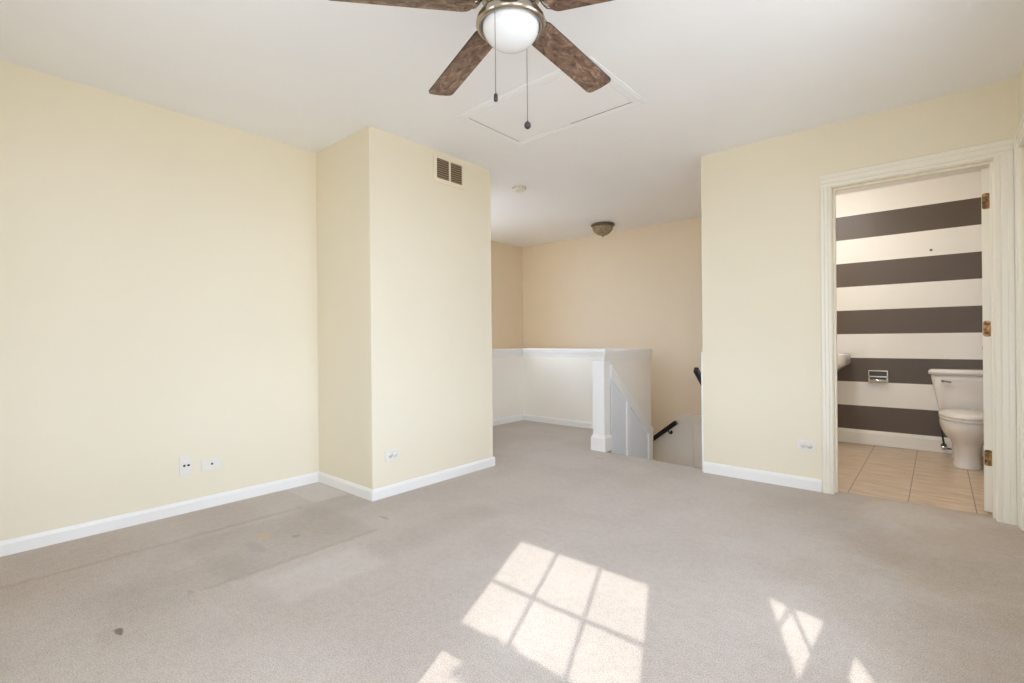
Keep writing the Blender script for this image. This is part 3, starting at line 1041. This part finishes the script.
# ------------------------------------------------------------------ air vent
VY0, VY1, VZ0, VZ1 = 2.348, 2.648, 2.205, 2.412
vt = thing('air_vent', (XBX, (VY0 + VY1) / 2, VZ0), 'cream air return vent with two brown louvered openings high on the wall', 'air vent')
OP = ((2.374, 2.494, 2.236, 2.385), (2.509, 2.627, 2.236, 2.385))
x0, x1 = XBX, XBX + 0.008
mb = MB()
mb.box(x0, x1, VY0, OP[0][0], VZ0, VZ1)
mb.box(x0, x1, OP[1][1], VY1, VZ0, VZ1)
mb.box(x0, x1, OP[0][1], OP[1][0], VZ0, VZ1)
for op in OP:
    mb.box(x0, x1, op[0], op[1], VZ0, op[2])
    mb.box(x0, x1, op[0], op[1], op[3], VZ1)
mb.build('frame', 'wall', vt)
for op in OP:
    mb = MB()
    n = 9
    for k in range(n):
        z = op[2] + (op[3] - op[2]) * (k + 0.5) / n
        h = 0.0055
        mb.prism([(x0 + 0.0012, z + h), (x0 + 0.0075, z - h), (x0 + 0.0065, z - h - 0.0012), (x0 + 0.0002, z + h - 0.0012)], 'Y', op[0], op[1])
    mb.build('louvers', 'louver', vt)
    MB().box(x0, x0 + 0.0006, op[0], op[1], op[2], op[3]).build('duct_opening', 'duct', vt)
for y, z in ((VY0 + 0.012, (VZ0 + VZ1) / 2), (VY1 - 0.010, (VZ0 + VZ1) / 2)):
    MB().tube([(x1, y, z), (x1 + 0.002, y, z)], 0.004, 10).build('screw', 'plastic', vt)

# ------------------------------------------------------------------ smoke detector, hall light
sd = thing('smoke_detector', (-2.897, 3.459, H), 'small round white smoke detector on the hall ceiling', 'smoke detector')
MB().lathe(-2.897, 3.459, [(0.0, H), (0.066, H), (0.066, H - 0.008), (0.060, H - 0.010), (0.0, H - 0.010)]).build('mounting_plate', 'plastic', sd)
MB().lathe(-2.897, 3.459, [(0.0, H - 0.009), (0.060, H - 0.010), (0.062, H - 0.022), (0.054, H - 0.036), (0.03, H - 0.039), (0.0, H - 0.039)]).build('cover', 'plastic', sd)
mb = MB()
for k in range(16):
    a = 2 * math.pi * k / 16
    mb.box(-2.897 + 0.0605 * math.cos(a) - 0.003, -2.897 + 0.0605 * math.cos(a) + 0.003, 3.459 + 0.0605 * math.sin(a) - 0.003, 3.459 + 0.0605 * math.sin(a) + 0.003, H - 0.021, H - 0.013)
mb.build('sensor_slots', 'grey_slot', sd)

LX, LY = -3.085, 5.27
hl = thing('ceiling_light', (LX, LY, H), 'unlit bronze flush-mount ceiling light with dusky glass bowl above the stairwell', 'ceiling light')
MB().lathe(LX, LY, [(0.0, H), (0.120, H), (0.140, H - 0.008), (0.147, H - 0.016), (0.143, H - 0.026), (0.130, H - 0.034), (0.120, H - 0.036), (0.0, H - 0.036)], 48).build('pan', 'bronze', hl)
prof = [(0.0, H - 0.030), (0.126, H - 0.032)]
for k in range(1, 13):
    a = math.radians(90 * k / 12)
    prof.append((0.126 * math.cos(a) ** 1.15 if k < 12 else 0.0, H - 0.032 - 0.112 * math.sin(a)))
MB().lathe(LX, LY, prof, 48).build('glass_bowl', 'alabaster', hl)
MB().lathe(LX, LY, [(0.0, H - 0.140), (0.012, H - 0.142), (0.010, H - 0.150), (0.006, H - 0.157), (0.0, H - 0.159)], 16).build('finial', 'bronze', hl)

# ------------------------------------------------------------------ wall plates and outlets
def plate(name, label, cat, wall, u, z, w, h, kind, group=None):
    """wall: (axis, face, s). kind: 'duplex' (lying sideways), 'twin_jack', 'jack'"""
    axis, face, s = wall

    def P(du, d, dz):
        return (face + s * d, u + du, z + dz) if axis == 'X' else (u + du, face + s * d, z + dz)

    def bx(mb, u0, u1, d0, d1, z0, z1, bev=0):
        a, b2 = P(u0, d0, z0), P(u1, d1, z1)
        mb.box(min(a[0], b2[0]), max(a[0], b2[0]), min(a[1], b2[1]), max(a[1], b2[1]), a[2], b2[2], bev)

    def disc(mb, du, dz, r, d0, d1, n=20, flat=1.0):
        pts0 = [P(du + r * math.cos(2 * math.pi * k / n), d0, dz + max(-r * flat, min(r * flat, r * math.sin(2 * math.pi * k / n)))) for k in range(n)]
        pts1 = [P(du + r * math.cos(2 * math.pi * k / n), d1, dz + max(-r * flat, min(r * flat, r * math.sin(2 * math.pi * k / n)))) for k in range(n)]
        mb.loft([pts0, pts1])
    t = thing(name, P(0, 0, -h / 2), label, cat, group)
    mb = MB(); bx(mb, -w / 2, w / 2, 0, 0.006, -h / 2, h / 2, 0.003)
    mb.build('cover_plate', 'plastic', t)
    if kind == 'duplex':
        for sg in (-1, 1):
            mb = MB(); disc(mb, sg * 0.0195, 0, 0.0165, 0.0045, 0.0085)
            rc = mb.build('receptacle', 'plastic', t)
            mb = MB()
            bx(mb, sg * 0.0195 + 0.002, sg * 0.0195 + 0.010, 0.0078, 0.0088, 0.005, 0.0072)
            bx(mb, sg * 0.0195 + 0.002, sg * 0.0195 + 0.009, 0.0078, 0.0088, -0.0072, -0.005)
            disc(mb, sg * 0.0195 - 0.007, 0, 0.0028, 0.0078, 0.0088, 10)
            mb.build('slots', 'grey_slot', rc)
        mb = MB(); disc(mb, 0, 0, 0.003, 0.005, 0.0072, 10)
        mb.build('screw', 'dull_chrome', t)
    elif kind == 'twin_jack':
        for du in (-0.0095, 0.0125):
            mb = MB(); disc(mb, du, 0.0, 0.0068, 0.005, 0.0075, 16)
            mb.build('jack_hole', 'dark', t)
        for dz in (0.042, -0.042):
            mb = MB(); disc(mb, 0, dz, 0.003, 0.005, 0.0068, 10)
            mb.build('screw', 'plastic', t)
    else:
        mb = MB(); disc(mb, 0.002, 0.003, 0.0062, 0.005, 0.012, 16)
        mb.build('coaxial_jack', 'fob', t)
        for du in (0.042, -0.042):
            mb = MB(); disc(mb, du, 0, 0.003, 0.005, 0.0068, 10)
            mb.build('screw', 'plastic', t)
    return t


plate('jack_plate', 'upright white wall plate with two dark holes low on the left wall', 'wall plate', ('X', XL, 1), 0.957, 0.288, 0.072, 0.118, 'twin_jack')
plate('jack_plate', 'sideways white wall plate with one small jack low on the left wall', 'wall plate', ('X', XL, 1), 1.096, 0.269, 0.116, 0.074, 'jack')
plate('power_outlet', 'sideways white power outlet low on the wall face below the air vent', 'power outlet', ('X', XBX, 1), 1.963, 0.270, 0.116, 0.074, 'duplex', 'sideways power outlets')
plate('power_outlet', 'sideways white power outlet low on the wall beside the bathroom doorway', 'power outlet', ('Y', YD, -1), -0.680, 0.296, 0.116, 0.074, 'duplex', 'sideways power outlets')

# ------------------------------------------------------------------ handrails
def bracket(mb, p, wall_pt):
    p, w_ = Vector(p), Vector(wall_pt)
    mb.tube([p, p + Vector((0, 0, -0.045)), (p + w_) / 2 + Vector((0, 0, -0.06)), w_ + Vector((0, 0, -0.06))], 0.008, 8)
    d = (w_ - p); d.z = 0; d.normalize()
    q = w_ + Vector((0, 0, -0.06))
    mb.tube([q - d * 0.008, q], 0.026, 16)


h1 = thing('handrail', (-2.36, 5.68, 0.04), 'black handrail sloping down to the left on the far stairwell wall', 'handrail')
top = Vector((-2.350, 5.672, 0.042)); slope = Vector((-1, 0, -0.80))
MB().bar(top, top + slope * 1.9, 0.045, 0.052, 0.008).build('rail', 'black_metal', h1)
for t in (0.10, 1.0, 1.75):
    mb = MB(); q = top + slope * t; bracket(mb, q, (q.x, YF - 0.001, q.z)); mb.build('bracket', 'black_metal', h1)
h2 = thing('handrail', (-1.45, 3.85, 0.80), 'black handrail end on the stair wall at the edge of the doorway wall', 'handrail')
top = Vector((-1.432, 3.838, 0.792)); slope = Vector((0, 1, -0.76))
MB().bar(top, top + slope * 1.5, 0.034, 0.046, 0.008).build('rail', 'black_metal', h2)
for t in (0.30, 1.3):
    mb = MB(); q = top + slope * t; bracket(mb, q, (XD - 0.001, q.y, q.z)); mb.build('bracket', 'black_metal', h2)

# ------------------------------------------------------------------ toilet
TX = 0.170


def super_ring(cx, cy, a, b2f, b2b, z, n=48, p=2.3):
    """egg/superellipse ring: half width a, front half length b2f (toward -y), back half length b2b"""
    r = []
    for k in range(n):
        t = 2 * math.pi * k / n
        c, s = math.cos(t), math.sin(t)
        x = a * math.copysign(abs(c) ** (2 / p), c)
        b2 = b2b if s > 0 else b2f
        y = b2 * math.copysign(abs(s) ** (2 / p), s)
        r.append((cx + x, cy + y, z))
    return r


to = thing('toilet', (TX, 5.45, 0), 'white two-piece toilet standing against the striped wall', 'toilet')
mb = MB()
mb.loft([super_ring(TX, 5.44, 0.090, 0.27, 0.25, -0.003, p=3.0), super_ring(TX, 5.44, 0.090, 0.27, 0.25, 0.010, p=3.0),
         super_ring(TX, 5.44, 0.084, 0.258, 0.25, 0.028, p=2.8), super_ring(TX, 5.44, 0.085, 0.25, 0.25, 0.10, p=2.6),
         super_ring(TX, 5.42, 0.090, 0.245, 0.26, 0.16, p=2.5), super_ring(TX, 5.40, 0.104, 0.255, 0.26, 0.195, p=2.4),
         super_ring(TX, 5.375, 0.132, 0.282, 0.25, 0.235, p=2.2), super_ring(TX, 5.355, 0.154, 0.305, 0.24, 0.275, p=2.2),
         super_ring(TX, 5.35, 0.166, 0.320, 0.23, 0.32, p=2.2), super_ring(TX, 5.35, 0.168, 0.322, 0.23, 0.35, p=2.2),
         super_ring(TX, 5.35, 0.163, 0.318, 0.23, 0.375, p=2.2)])
mb.box(TX - 0.09, TX + 0.09, 5.52, 5.77, 0.22, 0.372, 0.02, 3)
mb.box(TX - 0.05, TX + 0.05, 5.62, 5.74, 0.36, 0.392, 0.01, 2)
mb.build('bowl', 'porcelain', to, True)
mb = MB()
mb.loft([super_ring(TX, 5.345, 0.164, 0.318, 0.19, 0.3755, p=2.2), super_ring(TX, 5.345, 0.171, 0.325, 0.195, 0.380, p=2.2),
         super_ring(TX, 5.345, 0.171, 0.325, 0.195, 0.392, p=2.2), super_ring(TX, 5.345, 0.165, 0.319, 0.19, 0.397, p=2.2)])
mb.build('seat', 'porcelain', to, True)
mb = MB()
mb.loft([super_ring(TX, 5.345, 0.165, 0.318, 0.20, 0.3975, p=2.2), super_ring(TX, 5.345, 0.172, 0.326, 0.205, 0.402, p=2.2),
         super_ring(TX, 5.345, 0.172, 0.326, 0.205, 0.412, p=2.2), super_ring(TX, 5.345, 0.162, 0.312, 0.198, 0.424, p=2.2),
         super_ring(TX, 5.345, 0.12, 0.25, 0.16, 0.432, p=2.2), super_ring(TX, 5.345, 0.02, 0.05, 0.03, 0.434, p=2.2)])
for sg in (-1, 1):
    mb.box(TX + sg * 0.07 - 0.02, TX + sg * 0.07 + 0.02, 5.525, 5.555, 0.385, 0.422, 0.008)
mb.build('lid', 'porcelain', to, True)


def tank_ring(hw_, y0, y1, z):
    cy = (y0 + y1) / 2
    return super_ring(TX, cy, hw_, (y1 - y0) / 2, (y1 - y0) / 2, z, 64, 7)


mb = MB()
mb.loft([tank_ring(0.150, 5.63, 5.775, 0.388), tank_ring(0.166, 5.605, 5.782, 0.398), tank_ring(0.172, 5.60, 5.784, 0.42), tank_ring(0.195, 5.592, 5.786, 0.55),
         tank_ring(0.216, 5.588, 5.788, 0.66), tank_ring(0.220, 5.586, 5.788, 0.70)])
mb.build('tank', 'porcelain', to, True)
mb = MB()
mb.loft([tank_ring(0.222, 5.585, 5.789, 0.7005), tank_ring(0.236, 5.574, 5.793, 0.706), tank_ring(0.238, 5.572, 5.794, 0.726), tank_ring(0.232, 5.578, 5.79, 0.739),
         tank_ring(0.215, 5.59, 5.78, 0.745), tank_ring(0.10, 5.65, 5.73, 0.747)])
mb.build('tank_lid', 'porcelain', to, True)
mb = MB()
mb.tube([(0.028, 5.600, 0.648), (0.028, 5.578, 0.648)], 0.011, 14)
mb.tube([(0.022, 5.574, 0.649), (0.050, 5.570, 0.647), (0.082, 5.570, 0.641)], [0.006, 0.0065, 0.008], 10)
mb.build('flush_lever', 'dull_chrome', to)
for sg in (-1, 1):
    mb = MB()
    mb.lathe(TX + sg * 0.074, 5.50, [(0.0, 0.045), (0.008, 0.043), (0.013, 0.035), (0.014, 0.010), (0.0, 0.010)], 14)
    mb.build('bolt_cap', 'porcelain', to, True)

sv = thing('shutoff_valve', (0.045, 5.79, 0.075), 'small metal water shutoff valve on the baseboard left of the toilet', 'water valve')
VX, VZ = 0.033, 0.062
mb = MB()
mb.tube([(VX, 5.790, VZ), (VX, 5.783, VZ)], 0.022, 18)
mb.build('escutcheon', 'dull_chrome', sv)
mb = MB()
mb.tube([(VX, 5.785, VZ), (VX, 5.700, VZ)], 0.009, 12)
mb.tube([(VX, 5.715, VZ - 0.022), (VX, 5.715, VZ + 0.03)], 0.014, 12)
mb.tube([(VX + 0.005, 5.715, VZ - 0.008), (VX + 0.05, 5.712, VZ - 0.012)], 0.007, 10)
mb.build('valve_body', 'hose', sv)
mb = MB()
mb.tube([(VX, 5.700, VZ), (VX, 5.682, VZ)], 0.006, 10)
mb.loft([[(VX + 0.021 * math.cos(2 * math.pi * k / 20), y, VZ + 0.013 * math.sin(2 * math.pi * k / 20)) for k in range(20)] for y in (5.682, 5.672)])
mb.build('valve_handle', 'chrome', sv)
mb = MB()
mb.tube([(VX, 5.715, VZ + 0.028), (VX - 0.012, 5.71, 0.18), (VX - 0.012, 5.71, 0.26), (VX - 0.004, 5.708, 0.34), (VX + 0.008, 5.706, 0.395)], 0.0075, 10)
mb.build('supply_hose', 'hose', to)

# ------------------------------------------------------------------ toilet paper holder (recessed chrome)
tp = thing('toilet_paper_holder', (-0.43, YS, 0.59), 'empty recessed chrome toilet paper holder on the striped wall', 'toilet paper holder')
x0, x1, z0, z1 = -0.508, -0.354, 0.590, 0.714
yf = YS - 0.012
mb = MB()
mb.box(x0, x1, yf, YS, z1 - 0.012, z1, 0.003)
mb.box(x0, x1, yf, YS, 0.645, 0.660, 0.003)
mb.box(x0, x1, yf, YS, z0, z0 + 0.010, 0.003)
mb.box(x0, x0 + 0.010, yf, YS, z0 + 0.010, z1 - 0.012, 0.003)
mb.box(x1 - 0.012, x1, yf, YS, z0 + 0.010, z1 - 0.012, 0.003)
mb.build('frame', 'chrome', tp)
MB().box(x0 + 0.010, x1 - 0.012, YS - 0.002, YS, z0 + 0.010, z1 - 0.012).build('recess', 'hose', tp)
for x in (x0 + 0.010, x1 - 0.018):
    MB().box(x, x + 0.008, YS - 0.050, YS - 0.002, 0.598, 0.640, 0.003).build('post', 'chrome', tp)
MB().tube([(x0 + 0.016, YS - 0.036, 0.618), (x1 - 0.016, YS - 0.036, 0.618)], 0.016, 16).build('roller', 'chrome', tp)

na = thing('wall_anchor', (-0.041, YS, 1.807), 'tiny grey wall anchor left in the second white stripe from the top', 'wall anchor')
MB().tube([(-0.041, YS - 0.004, 1.807), (-0.041, YS, 1.807)], 0.010, 14).build('collar', 'grey_slot', na)
MB().tube([(-0.041, YS - 0.0048, 1.807), (-0.041, YS - 0.0038, 1.807)], 0.005, 12).build('screw_hole', 'dark', na)

# ------------------------------------------------------------------ pedestal sink (only its right edge shows)
sk = thing('sink', (-0.92, 5.58, 0), 'white wall sink corner just inside the left of the doorway', 'sink')
SXC, SYC = -0.925, 5.575


def sring(a, f, z, p=5):
    return super_ring(SXC, SYC, a, f, 0.222, z, 56, p)


mb = MB()
mb.loft([sring(0.10, 0.10, 0.60, 3), sring(0.18, 0.19, 0.68, 4), sring(0.215, 0.225, 0.727, 6), sring(0.282, 0.255, 0.774, 8), sring(0.287, 0.258, 0.780, 8), sring(0.287, 0.258, 0.870, 8),
         sring(0.282, 0.252, 0.876, 8), sring(0.225, 0.195, 0.876, 4), sring(0.20, 0.17, 0.85, 3), sring(0.13, 0.11, 0.76, 2.2), sring(0.03, 0.03, 0.745, 2)])
mb.build('basin', 'porcelain', sk)
mb = MB()
mb.loft([super_ring(SXC, 5.64, 0.11, 0.09, 0.14, -0.003, p=3), super_ring(SXC, 5.64, 0.10, 0.085, 0.135, 0.03, p=3), super_ring(SXC, 5.64, 0.075, 0.07, 0.12, 0.12, p=2.5),
         super_ring(SXC, 5.64, 0.07, 0.07, 0.11, 0.45, p=2.5), super_ring(SXC, 5.62, 0.095, 0.09, 0.13, 0.605, p=2.5)])
mb.build('pedestal', 'porcelain', sk, True)
mb = MB()
mb.tube([(SXC, 5.75, 0.872), (SXC, 5.75, 0.98), (SXC, 5.72, 1.01), (SXC, 5.65, 1.0), (SXC, 5.63, 0.97)], 0.011, 12)
mb.build('faucet', 'chrome', sk)

bl = thing('ceiling_light', (-0.85, 4.75, H), 'lit round ceiling light, unseen, added to brighten the bathroom', 'ceiling light')  # out of view, added to light the bathroom
MB().lathe(-0.85, 4.75, [(0.0, H), (0.135, H), (0.138, H - 0.012), (0.130, H - 0.026), (0.0, H - 0.026)], 32).build('pan', 'chrome', bl)
MB().lathe(-0.85, 4.75, [(0.0, H - 0.024), (0.122, H - 0.026), (0.118, H - 0.055), (0.098, H - 0.085), (0.06, H - 0.104), (0.0, H - 0.110)], 32).build('globe', 'lamp', bl)
